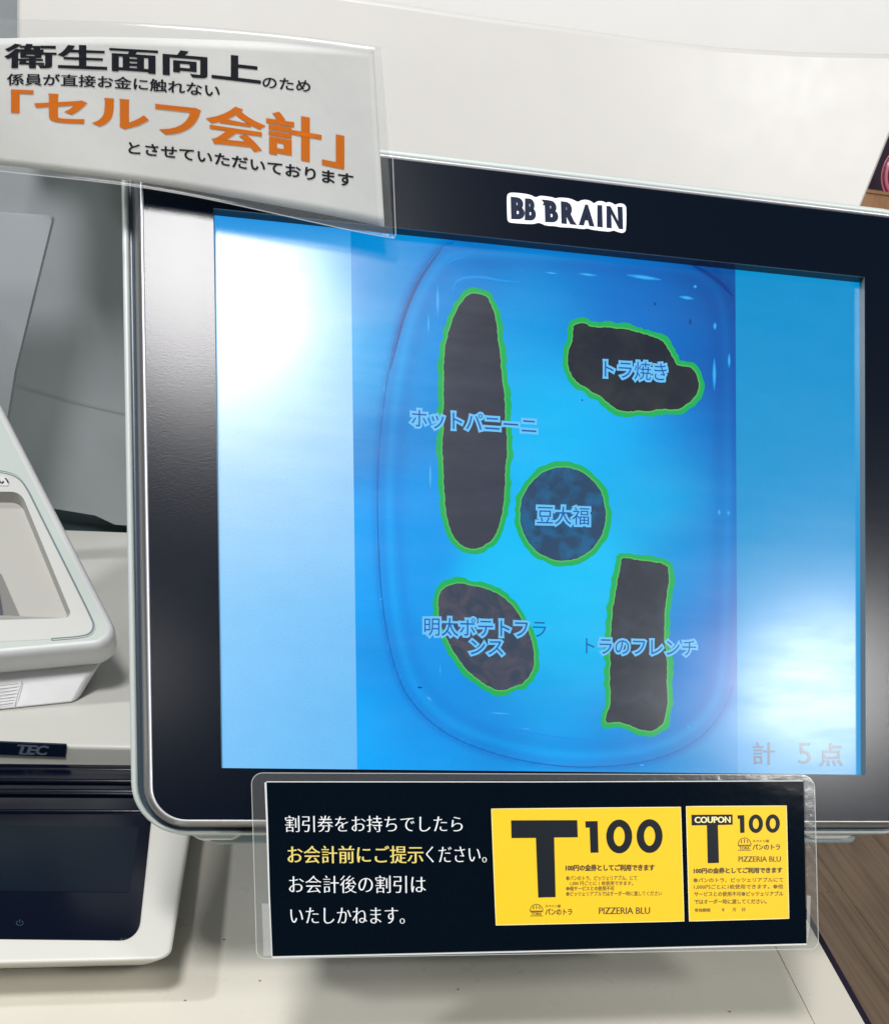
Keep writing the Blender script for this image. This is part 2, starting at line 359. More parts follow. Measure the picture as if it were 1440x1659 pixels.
# ---------------------------------------------------------------- wooden shelf and pink dish at the far right
shelf = thing('wooden_shelf', (0.8, 1.25, 0.02), 'orange brown wooden shelf behind the right side of the white housing', 'shelf')
M_shelf = wood('orange_wood', (150, 100, 66), (196, 146, 104), 0.5, 1.45)
WP = Plane((0, 1.8, 0), (0, -1, 0))
def face_slab(name, pts, pl, depth, m, bevel=0.0): return prism(name, [pl.hit(*p) for p in pts], (0, depth, 0), m, shelf, bevel=bevel)
face_slab('board', [(1340, 303), (1700, 352), (1700, 520), (1340, 470)], WP, 0.03, M_shelf)
face_slab('rail', [(1340, 298), (1700, 345), (1700, 351.5), (1340, 302.5)], Plane((0, 1.797, 0), (0, -1, 0)), 0.03, wood('dark_rail', (150, 104, 72), (190, 142, 104), 0.5, 1.45))
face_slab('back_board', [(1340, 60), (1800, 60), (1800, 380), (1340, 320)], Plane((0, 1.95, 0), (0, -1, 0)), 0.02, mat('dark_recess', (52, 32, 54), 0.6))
DP = Plane((0, 1.775, 0), (0, -1, 0.1))
dish = thing('pink_dish', tuple(DP.hit(1465, 310)), 'pink ribbed round dish standing at the right edge on the wooden shelf', 'dish')
Mp1 = mat('pink_glaze', (226, 130, 152), 0.25, 0.5, coat=0.3); Mp2 = mat('plum_glaze', (110, 34, 62), 0.3, 0.5, coat=0.3)
cD = DP.hit(1465, 281); RD = float(np.linalg.norm(DP.hit(1428, 281) - cD))
def lathe(name, prof, c, ax, m, parent, n=64, mats=None, fmi=None):
    ax = np.array(ax, float); ax /= np.linalg.norm(ax); e1 = np.cross(ax, [1, 0, 0.0]); e1 /= np.linalg.norm(e1); e2 = np.cross(ax, e1)
    v = []; f = []; fm = []
    for i, (r, h) in enumerate(prof):
        for k in range(n):
            t = 2 * math.pi * k / n; v.append(c + ax * h + (e1 * math.cos(t) + e2 * math.sin(t)) * r)
    for i in range(len(prof) - 1):
        for k in range(n):
            f.append([i * n + k, i * n + (k + 1) % n, (i + 1) * n + (k + 1) % n, (i + 1) * n + k]); fm.append(fmi[i] if fmi else 0)
    return mesh(name, v, f, m, parent, smooth=True, mats=mats, fm=fm)
prof = []; fmi = []
for i in range(48):
    t = i / 47; r = RD * (0.25 + 0.75 * t); prof.append((r, 0.05 * (1 - t) * RD + 0.035 * RD * math.sin(t * 20))); fmi.append(0 if math.sin(t * 20) > -0.2 else 1)
prof += [(RD * 1.01, -0.03 * RD), (RD * 0.98, -0.08 * RD), (RD * 0.5, -0.2 * RD), (RD * 0.1, -0.2 * RD)]; fmi += [0, 0, 0, 0]
lathe('plate', prof, cD, DP.n, Mp1, dish, mats=[Mp1, Mp2], fmi=fmi)
lathe('well', [(RD * 0.0005, 0.02 * RD), (RD * 0.25, 0.05 * RD)], cD, DP.n, Mp2, dish)

# ================================================================ payment terminal (base unit with the black panel)
term = thing('payment_terminal', (-0.2, 0.55, 0.0), 'white payment terminal with a black glass panel lying on the counter at lower left', 'payment terminal')
ZB, ZS = 0.03, 0.046
TP = level(ZB)
yf, xr, yl = 0.472, -0.083, 0.676
def lift(pts, z): return [np.array([p[0], p[1], z]) for p in pts]
out = [(xr + 0.001, 1.15), (xr - 0.001, 0.60), (xr, yf), (-0.6, yf - 0.002), (-0.6, 1.15)]
def arc2(pts, rs):
    return [np.array([p[0], p[1], 0.0]) for p in rounded(pts, rs, 8)]
o1 = arc2(out, [0, 0, 0.009, 0, 0])
low = arc2([(xr - 0.006, 1.15), (xr - 0.008, 0.60), (xr - 0.012, yf + 0.027), (-0.6, yf + 0.025), (-0.6, 1.15)], [0, 0, 0.011, 0, 0])
prism('body', lift(o1, ZB), None, M_cream, term, bevel=0.004, seg=4, pts2=lift(low, 0.004))
# black glass panel, its corner rounded, set 1 mm proud
gl = rounded([(-300, 1300), (246, 1318), (224, 1523), (-300, 1517)], [0, 0, 34, 0])
prism('glass_panel', [TP.hit(x, y, 0.0009) for x, y in gl], (0, 0, -0.004), M_blackp, term, bevel=0.0006, seg=2)
act = [(-300, 1333), (226, 1340), (208, 1446), (-300, 1442)]
poly('touch_area', act, TP, mat('touch_area_glass', (0.001, 0.006, 0.016), 0.2, 0.3), term, 0.00105)
M_icon = mat('faint_green_print', (34, 62, 64), 0.4)
stroke('power_mark', [(32 + 5.5 * math.cos(t), 1496 + 4 * math.sin(t)) for t in np.linspace(-1.1, 4.2, 18)], 1.3, TP, M_icon, term, 0.0012)
stroke('power_mark', [(32, 1490), (32, 1496)], 1.3, TP, M_icon, term, 0.0012)
# ribbed black band between the panel and the raised stage
ribs = [(1243, 1253, 0.010), (1254, 1274, 0.012), (1275, 1287, 0.008), (1288, 1293, 0.0095), (1294, 1318, 0.006)]
M_rib = mat('black_gloss_rib', (0.0015, 0.003, 0.012), 0.16, 0.6)
for (ya, yb_, h) in ribs:
    A = TP.hit(0, yb_ + 2); B = TP.hit(0, ya + 2)
    Y0, Y1 = float(A[1]) + 0.0003, float(B[1]) - 0.0003
    box('rib', (-0.6, Y0, ZB - 0.001), (xr - 0.016, Y1, ZB + h * 0.45), M_rib, term, bevel=min(0.0022, (Y1 - Y0) * 0.4), seg=4)
# raised stage with the badge
st = [(-0.6, yl), (-0.06, yl - 0.006), (-0.06, 1.08), (-0.6, 1.06)]
prism('raised_stage', [(x, y, ZS) for x, y in st], None, M_cream, term, bevel=0.003, seg=4, pts2=[(x, y, ZB - 0.002) for x, y in st])
LP = Plane((0, yl - 0.0008, 0), (0.0, -1, 0.0)); LPn = Plane((-0.6, yl, ZB), np.cross(np.array([0.54, -0.006, 0]), [0, 0, 1.0])); LPn.n *= (1 if LPn.n[1] < 0 else -1)
bd = prism('badge', [LPn.hit(*p, 0.0012) for p in rounded([(-60, 1201), (107.5, 1207.5), (105.5, 1227), (-60, 1221)], [0, 1.5, 1.5, 0])], tuple(-LPn.n * 0.002), mat('navy_badge', (0.004, 0.012, 0.035), 0.25), term)
M_tec = mat('badge_lettering', (108, 120, 136), 0.35, 0.5, metal=0.0)
text('badge_letter', 'TEC', [(29, 1206.4), (80, 1208.6), (75, 1224.2), (23.5, 1222)], LPn, M_tec, bd, 0.0016, dx=0.05, dy=0.03, ink=True)
for (xx, yy, ww) in [(28.5, 1208.2, 2), (44, 1209, 2), (33, 1221.4, 13), (49, 1222.2, 4), (60.5, 1210.2, 2), (77.6, 1210.8, 2)]:
    poly('badge_letter', [(xx, yy - 1.1), (xx + ww, yy - 1), (xx + ww - .6, yy + 1.6), (xx - .6, yy + 1.5)], LPn, M_tec, bd, 0.00165)

# ================================================================ upper device: white tilted frame with a window
dev = thing('card_device', (-0.2, 0.75, ZS), 'white tilted device with a rounded window opening on the payment terminal at the left edge', 'checkout device')
D0 = level(ZS).hit(60, 1147)
FPn = np.array([0.12, -0.62, 0.78]); FPn /= np.linalg.norm(FPn)
rimw = Plane(D0 + np.array([0, -0.012, 0.030]), FPn)     # face plane
sil = [(-260, 240), (-208, 240), (0, 645), (99.5, 832), (151, 938), (187, 1013), (176, 1047), (0, 1068), (-260, 1088)]
silr = rounded([(-260, 240), (-208, 240), (195, 1030), (160, 1050), (-260, 1088)], [0, 20, 26, 24, 0], 8)
win = rounded([(-260, 600), (-60, 794), (34, 797), (118, 1001), (-260, 1010)], [0, 10, 24, 9, 0], 8)
# face with an opening: strip between outer loop and window loop
def loop_resample(pts, n):
    p = densify(pts, 2.0); p = np.array(p); d = np.r_[0, np.cumsum(np.linalg.norm(np.diff(np.vstack([p, p[:1]]), axis=0), axis=1))]
    q = np.vstack([p, p[:1]]); t = np.linspace(0, d[-1], n, endpoint=False)
    return np.c_[np.interp(t, d, q[:, 0]), np.interp(t, d, q[:, 1])]
def face_with_hole(name, outer, hole, pl, off, m, parent, depth=0.0, mh=None, dvec=None):
    """filled ring between two px loops on the plane"""
    bm = bmesh.new(); Mi = mat_of(parent).inverted()
    es = []
    for lp in (outer, hole):
        vs = [bm.verts.new(Mi @ Vector(pl.hit(x, y, off))) for x, y in lp]
        es += [bm.edges.new((vs[i], vs[(i + 1) % len(vs)])) for i in range(len(vs))]
    bmesh.ops.triangle_fill(bm, use_beauty=True, use_dissolve=False, edges=es)
    me = bpy.data.meshes.new(name); bm.normal_update()
    o = bpy.data.objects.new(name, me); COL.objects.link(o); o.parent = parent; me.materials.append(m)
    face_cam(bm, o); bm.to_mesh(me); bm.free(); return o
win2 = rounded([(-150, 794), (34, 797), (118, 1001), (-150, 1009)], [6, 24, 9, 6], 8)
def wall_strip(name, loop, pl, off, vec, m, parent, smooth=True, closed=True, scale=1.0):
    n = len(loop); a = [pl.hit(x, y, off) for x, y in loop]; c = sum(a) / n
    b = [c + (p - c) * scale + np.array(vec) for p in a]
    f = [[i, (i + 1) % n, n + (i + 1) % n, n + i] for i in range(n if closed else n - 1)]
    return mesh(name, a + b, f, m, parent, smooth=smooth)
# shell (rim) : profile swept round the silhouette, from the flat face out and down
silc = np.array(loop_resample(silr, 220)); cen = silc.mean(0)
def shrink(loop, d):
    N = norms([p for p in loop], True); N = np.array(N); s = 1 if ((loop + N - cen) ** 2).sum() > ((loop - cen) ** 2).sum() else -1
    return loop - N * s * d
prof_d = [(13, 0.0), (9, -0.0001), (5, -0.0008), (2, -0.0022), (0.5, -0.005), (0, -0.010), (0, -0.020), (2, -0.0245), (6, -0.026), (20, -0.0265)]
v = []; f = []
for d, h in prof_d:
    v += [rimw.hit(x, y, 0) + FPn * h for x, y in shrink(silc, d)]
n = len(silc)
for i in range(len(prof_d) - 1):
    f += [[i * n + k, i * n + (k + 1) % n, (i + 1) * n + (k + 1) % n, (i + 1) * n + k] for k in range(n)]
fix_normals(mesh('shell', v, f, M_white, dev, smooth=True))
face_with_hole('face', [tuple(p) for p in shrink(silc, 13)], win2, rimw, 0.0, M_green, dev)
# groove round the window
gr = smoothc([(-150, 760), (-10, 762), (22, 768), (40, 782), (66, 835), (111.5, 926), (148, 1000), (153, 1014), (148, 1026), (134, 1032), (83, 1036)], 2, False)
gi = smoothc([(-150, 760), (-10, 762), (22, 768), (40, 782), (66, 835), (111.5, 926), (148, 1000), (153, 1014), (148, 1026), (134, 1032), (83, 1036), (-150, 1046)], 2, True)
face_with_hole('inner_face', [tuple(p) for p in gi], win2, rimw, 0.00012, mat('off_white_face', (212, 213, 207), 0.42, bump=(1800, 0.05, 2)), dev)
stroke('groove', gr, 4.2, rimw, mat('grey_green_groove', (120, 138, 138), 0.6), dev, 0.00025)
stroke('groove', [p + np.array([2.4, 0.6]) for p in gr], 1.0, rimw, M_white, dev, 0.0004)
poly('window_frame', [(-150, 790), (28, 796), (32, 800), (110, 1003), (-150, 1012)], rimw.off(-0.010), M_white, dev) if False else None
wall_strip('window_wall', win2, rimw, 0.0, tuple(-FPn * 0.0085 + np.array([0, 0.0, 0])), mat('window_wall_plastic', (176, 176, 170), 0.5), dev, scale=0.95)
backp = rimw.off(-0.0088)
prism('inner_tray', [backp.hit(*p) for p in [(-220, 770), (32, 785), (118, 1006), (-220, 1018)]], tuple(-FPn * 0.004), mat('inner_tray_plastic', (190, 188, 180), 0.5), dev, bevel=0.0)
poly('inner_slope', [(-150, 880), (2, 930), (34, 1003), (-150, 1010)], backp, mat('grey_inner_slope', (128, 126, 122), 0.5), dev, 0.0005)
poly('inner_screen', [(-150, 700), (-12, 896), (4, 990), (5, 1006), (-150, 1012)], backp, mat('navy_inner_screen', (0.004, 0.02, 0.045), 0.4), dev, 0.0011)
# small white sticker with a printed kana
prism('sticker', [rimw.hit(*p, 0.0007) for p in rounded([(-60, 770), (9, 772), (15, 787), (-60, 784)], [0, 4, 3, 0])], tuple(-FPn * 0.0005), mat('sticker_white', (225, 225, 222), 0.5), dev)
text('sticker_letter', 'い', [(-6, 771), (14, 772.5), (16, 785), (-4, 784)], rimw, M_ink, dev, 0.0009, dx=.03, dy=.03)
# lower pedestal with vent slots
PF = level(ZS)
ft = rounded([(-260, 1178), (0, 1153), (128, 1137), (150, 1092), (165, 1000), (-260, 1000)], [0, 0, 16, 10, 0, 0], 6)
low_pts = [PF.hit(*p, 0.0005) for p in rounded([(-260, 1178), (125, 1138), (146, 1100), (146, 1060), (-260, 1060)], [0, 24, 14, 0, 0], 6)]
upp = rimw.off(-0.026)
up_pts = [upp.hit(*p) for p in rounded([(-260, 1125), (148, 1093), (166, 1070), (160, 1000), (-260, 1000)], [0, 24, 14, 0, 0], 6)]
prism('pedestal', low_pts, None, M_white, dev, bevel=0.0015, pts2=up_pts)
# plane of the pedestal front for the vent slots
pa, pb, pc = PF.hit(0, 1153), PF.hit(100, 1141), upp.hit(60, 1100)
nn = np.cross(pb - pa, pc - pa); nn = nn / np.linalg.norm(nn); nn = nn if nn @ (CAM - pa) > 0 else -nn
PV = Plane(pa, nn)
M_slot = mat('vent_shadow_grey', (150, 150, 156), 0.7)
stroke('panel_seam', smoothc([(36, 1103), (33, 1114), (29, 1126), (24, 1144)], 1, False), 1.0, PV, M_slot, dev, 0.0008)
for i in range(7):
    t = i / 6; y = 1111 + 32 * t
    stroke('vent_slot', [(-50, y + 3), (0, y), (30 - 9 * t, y - 3)], 0.9, PV, M_slot, dev, 0.0008)

# ================================================================ monitor
mrot = Matrix([[MX[i], MU[i], MN[i]] for i in range(3)])
monr = thing('monitor', tuple(mw(0, 0, -0.02)), 'black framed monitor showing a blue tray of bread pieces outlined in green', 'monitor', rot=mrot)
BX0, BX1, BY0, BY1, BR = -0.2005, 0.2005, -0.1608, 0.1672, 0.0155
def rr(x0, x1, y0, y1, r, n=10):
    p = []
    for cx0, cy0, a in ((x1 - r, y1 - r, 0), (x0 + r, y1 - r, 90), (x0 + r, y0 + r, 180), (x1 - r, y0 + r, 270)):
        for k in range(n + 1):
            t = math.radians(a + 90 * k / n); p.append((cx0 + r * math.cos(t), cy0 + r * math.sin(t)))
    return p
def sweep(name, prof, m, parent, smooth=True, **k):
    v = []; f = []
    for o_, z in prof:
        v += [mw(x, y, z) for x, y in rr(BX0 - o_, BX1 + o_, BY0 - o_ * 0.55, BY1 + o_, BR + o_ * 0.8)]
    n = len(v) // len(prof)
    for i in range(len(prof) - 1): f += [[i * n + j, i * n + (j + 1) % n, (i + 1) * n + (j + 1) % n, (i + 1) * n + j] for j in range(n)]
    return fix_normals(mesh(name, v, f, m, parent, smooth=smooth, **k))
M_bez = mat('black_matt_film', (0.0008, 0.0035, 0.010), 0.36, 0.02, coat=0.5, coat_rough=0.2, bump=(1300, 0.17, 1.5))
M_lip = mat('black_lip', (0.02, 0.022, 0.022), 0.3, 0.5)
M_trim = mat('bright_trim', (0.72, 0.74, 0.78), 0.38, 0.5, metal=0.55)
M_slope = mat('satin_silver', (0.34, 0.33, 0.33), 0.32, 0.5, metal=0.7, bump=(1200, 0.05, 2))
M_gap = mat('dark_blue_groove', (0.045, 0.068, 0.095), 0.3, 0.5)  # frame groove; its dark blue includes the dark reflection there
M_rim = mat('pale_rim_plastic', (192, 201, 198), 0.35, 0.5, bump=(1500, 0.04, 2))
M_rear = mat('blue_grey_plastic', (150, 165, 170), 0.45, 0.5)
# bezel: ring with opening
OX0, OX1, OY0, OY1 = -0.1686, 0.1703, -0.1356, 0.1338
def ring_local(name, outer, hole, z, m, parent):
    bm = bmesh.new(); Mi = mat_of(parent).inverted(); es = []
    for lp in (outer, hole):
        vs = [bm.verts.new(Mi @ Vector(mw(x, y, z))) for x, y in lp]
        es += [bm.edges.new((vs[i], vs[(i + 1) % len(vs)])) for i in range(len(vs))]
    bmesh.ops.triangle_fill(bm, use_beauty=True, use_dissolve=False, edges=es)
    me = bpy.data.meshes.new(name); o = bpy.data.objects.new(name, me); COL.objects.link(o); o.parent = parent; me.materials.append(m)
    bm.normal_update(); face_cam(bm, o); bm.to_mesh(me); bm.free(); return o
ring_local('bezel', rr(BX0, BX1, BY0, BY1, BR), [(OX0, OY0), (OX1, OY0), (OX1, OY1), (OX0, OY1)], 0.006, M_bez, monr)
v = [mw(x, y, z) for z in (0.006, 0.0052, -0.001) for x, y in ((OX0, OY0), (OX1, OY0), (OX1, OY1), (OX0, OY1))]
M_lip2 = mat('lip_grey', (120, 122, 118), 0.25, 0.5)  # grey of the right lip wall holds the light it reflects
lipw = fix_normals(mesh('bezel_lip', v, [[i, (i + 1) % 4, 4 + (i + 1) % 4, 4 + i] for i in range(4)] + [[4 + i, 4 + (i + 1) % 4, 8 + (i + 1) % 4, 8 + i] for i in range(4)],
      M_lip, monr, mats=[M_lip, M_lip2], fm=[1, 1, 1, 1, 0, 1, 0, 0]))
sweep('trim', [(0.0, 0.0058), (0.0002, 0.0068), (0.0008, 0.0071), (0.0014, 0.0066), (0.0016, 0.0058)], M_trim, monr)
sweep('frame', [(0.0016, 0.0060), (0.0026, 0.0050), (0.0052, -0.0015), (0.0058, -0.0040), (0.0060, -0.0075)], M_slope, monr)
sweep('groove', [(0.0059, -0.0055), (0.0064, -0.0068), (0.0084, -0.0072), (0.0090, -0.0068)], M_gap, monr)
sweep('rear_rim', [(0.0088, -0.0066), (0.0092, -0.0052), (0.0104, -0.0047), (0.0116, -0.0054), (0.0122, -0.008), (0.0124, -0.016), (0.0110, -0.019)], M_rim, monr)
# rear cover as a closed shallow shell
def slab(name, x0, x1, y0, y1, r, z0, z1, m, parent, taper=0.0, bevel=0.002):
    a = [mw(x, y, z0) for x, y in rr(x0, x1, y0, y1, r)]; b = [mw(x, y, z1) for x, y in rr(x0 + taper, x1 - taper, y0 + taper, y1 - taper, r)]
    return prism(name, a, None, m, parent, bevel=bevel, pts2=b)
slab('rear_cover', BX0 - 0.010, BX1 + 0.010, BY0 - 0.0050, BY1 + 0.0095, 0.022, -0.0185, -0.045, M_rear, monr, 0.006)
slab('lower_housing', -0.178, 0.178, -0.1722, -0.14, 0.004, -0.020, -0.050, M_rear, monr, 0.004)
for (xa_, xb_) in ((-0.187, -0.160), (0.146, 0.176)):
    p = [(xa_, -0.160), (xb_, -0.160), (xb_, -0.1664), (xb_ - 0.006, -0.1698), (xa_ + 0.005, -0.1698), (xa_, -0.1664)]
    prism('foot', [mw(x, y, -0.016) for x, y in p], tuple(-MN * 0.016), M_white, monr, bevel=0.001)
# neck and base plate
prism('neck', [mw(-0.05, -0.06, -0.045), mw(0.05, -0.06, -0.045), mw(0.05, 0.02, -0.045), mw(-0.05, 0.02, -0.045)], None, M_rear, monr, bevel=0.004,
      pts2=[(MO[0] - 0.05, 0.66, 0.008), (MO[0] + 0.05, 0.66, 0.008), (MO[0] + 0.05, 0.74, 0.008), (MO[0] - 0.05, 0.74, 0.008)])
box('base_plate', (MO[0] - 0.09, 0.60, 0.0005), (MO[0] + 0.09, 0.80, 0.010), M_rear, monr, bevel=0.003)

# ---- the picture on the display
DM = mon(0.0)
ctrl = [(590,400,0,116,205),(620,440,0,138,222),(600,600,0,150,234),(600,900,0,150,252),(600,1200,0,152,252),(700,1235,0,150,250),(900,1250,0,145,245),
 (645,700,0,120,212),(640,900,0,136,236),(680,1100,0,132,232),(700,450,0,124,220),(800,420,0,112,205),(950,425,0,100,195),(1050,440,0,92,188),(1150,470,0,72,160),
 (1180,600,0,82,176),(1180,440,0,72,156),(860,510,0,136,226),(900,490,0,122,216),(1000,500,0,104,206),(1100,510,0,100,202),(860,650,0,164,244),(900,700,0,168,248),
 (1000,720,0,160,246),(1100,720,0,124,220),(1175,720,0,88,184),(1050,800,10,160,238),(1110,800,14,156,228),(1180,820,6,104,202),(690,600,0,130,226),(690,800,0,138,238),
 (830,940,0,172,248),(950,940,0,176,248),(930,1050,0,168,244),(900,1150,0,146,234),(1000,1210,0,128,222),(800,1210,0,126,222),(700,1190,0,124,226),(1150,900,0,120,212),
 (1130,1000,0,108,206),(1110,1100,10,112,206),(1150,1230,30,130,212),(1185,1000,4,98,196),(860,560,0,150,236),(1090,950,0,150,232)]
CT = np.array(ctrl, float)
EDGE0 = [(735, 392), (712, 400), (692, 424), (672, 455), (655, 492), (640, 545), (626, 620), (616, 700), (611, 780), (612, 870), (617, 960), (627, 1030), (640, 1085), (657, 1125), (690, 1165), (735, 1197), (800, 1222), (870, 1238), (950, 1245), (1050, 1236), (1120, 1208), (1165, 1165), (1190, 1110), (1198, 900), (1198, 600), (1190, 480), (1160, 440), (1110, 412), (1000, 402), (850, 392)]
EDGE = np.array(densify(smoothc(EDGE0, 2), 5)); CEN = np.array([905.0, 820.0])
def pic(x, y):
    if x < 569:
        u = min(1, max(0, (x - 343) / 226)); return np.array([np.interp(y, [350, 410, 520, 700, 850, 1000, 1200], v_) for v_ in ([20, 84, 150, 164, 146, 122, 108], [140, 172, 207, 213, 206, 197, 191], [224, 234, 250, 252, 252, 251, 250])]) + np.array([16, 8, 3]) * (1 - u)  # left border whitened: lamp glare painted into the lit picture
    if x > 1192:
        t = min(1, max(0, (y - 450) / 700)); return np.array([0, 146, 208]) * (1 - t) + np.array([62, 160, 222]) * t
    d = ((CT[:, 0] - x) ** 2 + (CT[:, 1] - y) ** 2); w_ = np.exp(-d / (2 * 48.0 ** 2)) + 1e-9
    c = (CT[:, 2:] * w_[:, None]).sum(0) / w_.sum() * np.array([1, 1.09, 0.99]) + np.array([0, 5, 6])
    q = EDGE - np.array([x, y]); dd = np.sqrt((q ** 2).sum(1)); i = int(dd.argmin()); de = dd[i]
    ins = (EDGE[i] - CEN) @ (EDGE[i] - np.array([x, y])) > 0
    if ins: k = 1 - 0.08 * math.exp(-((de - 7) / 8) ** 2) - 0.06 * math.exp(-((de - 34) / 12) ** 2) + 0.06 * math.exp(-((de - 19) / 6) ** 2)
    else: k = 1 - 0.16 * math.exp(-(de / 7) ** 2)
    return c * np.array([1, k, 0.5 + 0.5 * k])
M_pic = bpy.data.materials.new('lit_tray_picture'); M_pic.use_nodes = True; nt = M_pic.node_tree; pb_ = nt.nodes['Principled BSDF']
screen_surface(pb_, nt); va = nt.nodes.new('ShaderNodeVertexColor'); va.layer_name = 'picture'
tcp = nt.nodes.new('ShaderNodeTexCoord'); last = va.outputs[0]
for sc_, lo, hi in ((1600, 0.90, 1.10), (60, 0.98, 1.02)):
    nz = nt.nodes.new('ShaderNodeTexNoise'); nz.inputs['Scale'].default_value = sc_; nz.inputs['Detail'].default_value = 3
    mr_ = nt.nodes.new('ShaderNodeMapRange'); mr_.inputs['From Min'].default_value = 0.25; mr_.inputs['From Max'].default_value = 0.75; mr_.inputs['To Min'].default_value = lo; mr_.inputs['To Max'].default_value = hi
    vs_ = nt.nodes.new('ShaderNodeVectorMath'); vs_.operation = 'SCALE'
    nt.links.new(tcp.outputs['Object'], nz.inputs['Vector']); nt.links.new(nz.outputs[0], mr_.inputs['Value']); nt.links.new(last, vs_.inputs[0]); nt.links.new(mr_.outputs[0], vs_.inputs['Scale']); last = vs_.outputs[0]
nt.links.new(last, pb_.inputs['Emission Color']); pb_.inputs['Emission Strength'].default_value = 1.0
def pic_grid(name, xa, xb, nx, ny):
    xs = np.linspace(xa, xb, nx + 1)
    v = []; cols = []
    for j in range(ny + 1):
        for i in range(nx + 1):
            X = xs[i]; Y = -0.1362 + (0.1362 + 0.1355) * j / ny
            p = mw(X, Y, 0.0); v.append(p); q = to_px(p); qc = (q[0], q[1])
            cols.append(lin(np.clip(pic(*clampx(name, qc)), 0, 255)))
    f = [[j * (nx + 1) + i, j * (nx + 1) + i + 1, (j + 1) * (nx + 1) + i + 1, (j + 1) * (nx + 1) + i] for j in range(ny) for i in range(nx)]
    o = mesh(name, v, f, M_pic, monr)
    ca = o.data.color_attributes.new('picture', 'FLOAT_COLOR', 'POINT')
    ca.data.foreach_set('color', np.array([(*c, 1.0) for c in cols]).ravel()); return o
def clampx(name, q):
    if name == 'left_border': return (min(q[0], 568.5), q[1])
    if name == 'right_border': return (max(q[0], 1192.5), q[1])
    return (min(max(q[0], 569.5), 1191.5), q[1])
def lx(x, y): p = DM.hit(x, y) - MO; return float(p @ MX)
xl = (lx(568, 500) + lx(579.5, 1200)) / 2; xr_ = (lx(1191.5, 500) + lx(1194.5, 1200)) / 2
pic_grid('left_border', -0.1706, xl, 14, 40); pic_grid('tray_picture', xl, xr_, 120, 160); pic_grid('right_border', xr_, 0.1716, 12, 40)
# tray edge, seen in the picture
Z1, Z2, Z3, Z4, Z5, Z6 = 0.00004, 0.00008, 0.00012, 0.00016, 0.0002, 0.00024
edge = smoothc([(735, 392), (712, 400), (692, 424), (672, 455), (655, 492), (640, 545), (626, 620), (616, 700), (611, 780), (612, 870), (617, 960), (627, 1030), (640, 1085), (657, 1125), (690, 1165), (735, 1197), (800, 1222), (870, 1238), (950, 1245), (1050, 1236), (1120, 1208), (1165, 1165), (1190, 1110)], 2, False)
stroke('tray_edge', edge, 1.9, DM, lit('tray_edge_dark', (0, 108, 186)), monr, Z2)
stroke('tray_edge', smoothc([(716, 402), (694, 430), (674, 462), (657, 502), (645, 545), (632, 600)], 2, False), 6, DM, lit('tray_edge_mauve', (40, 92, 160)), monr, Z2 + 0.00001, taper=True)
stroke('tray_edge', smoothc([(1120, 428), (1160, 450), (1188, 480)], 2, False), 7, DM, lit('tray_edge_top', (0, 62, 140)), monr, Z1, taper=True)
stroke('tray_edge', smoothc([(640, 800), (655, 1000), (700, 1120), (790, 1175), (900, 1195), (1020, 1205)], 2, False), 2.0, DM, lit('tray_inner_fold', (10, 140, 236)), monr, Z1, taper=True)
M_gl = lit('tray_highlight', (66, 182, 248)); M_gl2 = lit('tray_highlight_soft', (30, 150, 236))
LONG = True
for (x, y, wd, ht) in [(709, 488, 5, 58), (694, 525, 4, 38), (697, 772, 6, 62), (1158, 528, 5, 12), (1157, 606, 5.5, 52), (1181, 584, 4, 24), (1165, 830, 5, 10), (1180, 831, 5, 8), (713, 1085, 2, 24), (622, 630, 2, 10)]:
    stroke('tray_glint', [(x + .6, y - ht / 2), (x, y), (x - .4, y + ht / 2)], lambda t, w_=wd: w_ * max(.08, math.sin(math.pi * t)), DM, M_gl, monr, Z2) if False else \
    stroke('tray_glint', [(x, y - ht / 2 + ht * k / 8) for k in range(9)], wd * 1.15, DM, M_gl2, monr, Z1, taper=True); stroke('tray_glint', [p_ for p_ in [(x, y - ht * .3 + ht * .6 * k / 8) for k in range(9)]] if 'ht' in dir() and LONG else [(x - ln * .3 + ln * .6 * k / 8, y + sl * (-ln * .3 + ln * .6 * k / 8)) for k in range(9)], wd * 0.5, DM, M_gl, monr, Z2, taper=True)
LONG = False
for (x, y, wd, ln, sl) in [(893, 442, 3, 22, .1), (952, 444.5, 4, 32, .12), (1043, 449, 6, 56, .14), (1112, 482, 5, 24, .16), (1126, 464, 5, 6, 0), (810, 1156, 3.5, 46, .06), (852, 1181, 2.5, 22, .05), (695, 1132, 5, 12, .9), (1040, 1240, 3, 10, 0), (1115, 1178, 3, 6, 0), (617, 971, 4, 6, 0)]:
    stroke('tray_glint', [(x - ln / 2 + ln * k / 8, y + sl * (-ln / 2 + ln * k / 8)) for k in range(9)], wd * 1.15, DM, M_gl2, monr, Z1, taper=True); stroke('tray_glint', [p_ for p_ in [(x, y - ht * .3 + ht * .6 * k / 8) for k in range(9)]] if 'ht' in dir() and LONG else [(x - ln * .3 + ln * .6 * k / 8, y + sl * (-ln * .3 + ln * .6 * k / 8)) for k in range(9)], wd * 0.5, DM, M_gl, monr, Z2, taper=True)
stroke('tray_glint', smoothc([(733, 470), (738, 456), (752, 449), (780, 448), (810, 454), (842, 457)], 2, False), 4.5, DM, M_gl2, monr, Z2, taper=True)
stroke('tray_glint', smoothc([(722, 428), (735, 420), (752, 416)], 2, False), 2, DM, M_gl2, monr, Z2, taper=True)
for (x, y, w_, h_) in [(1118, 521, 4, 10), (1061, 492, 4, 5), (680, 1114, 8, 3), (426, 521, 3, 6), (943, 648, 3, 3)]:
    poly('dark_speck', [(x + w_ / 2 * math.cos(t), y + h_ / 2 * math.sin(t)) for t in np.linspace(0, 2 * math.pi, 10, endpoint=False)], DM, lit('dark_speck', (16, 70, 130)), monr, Z2)

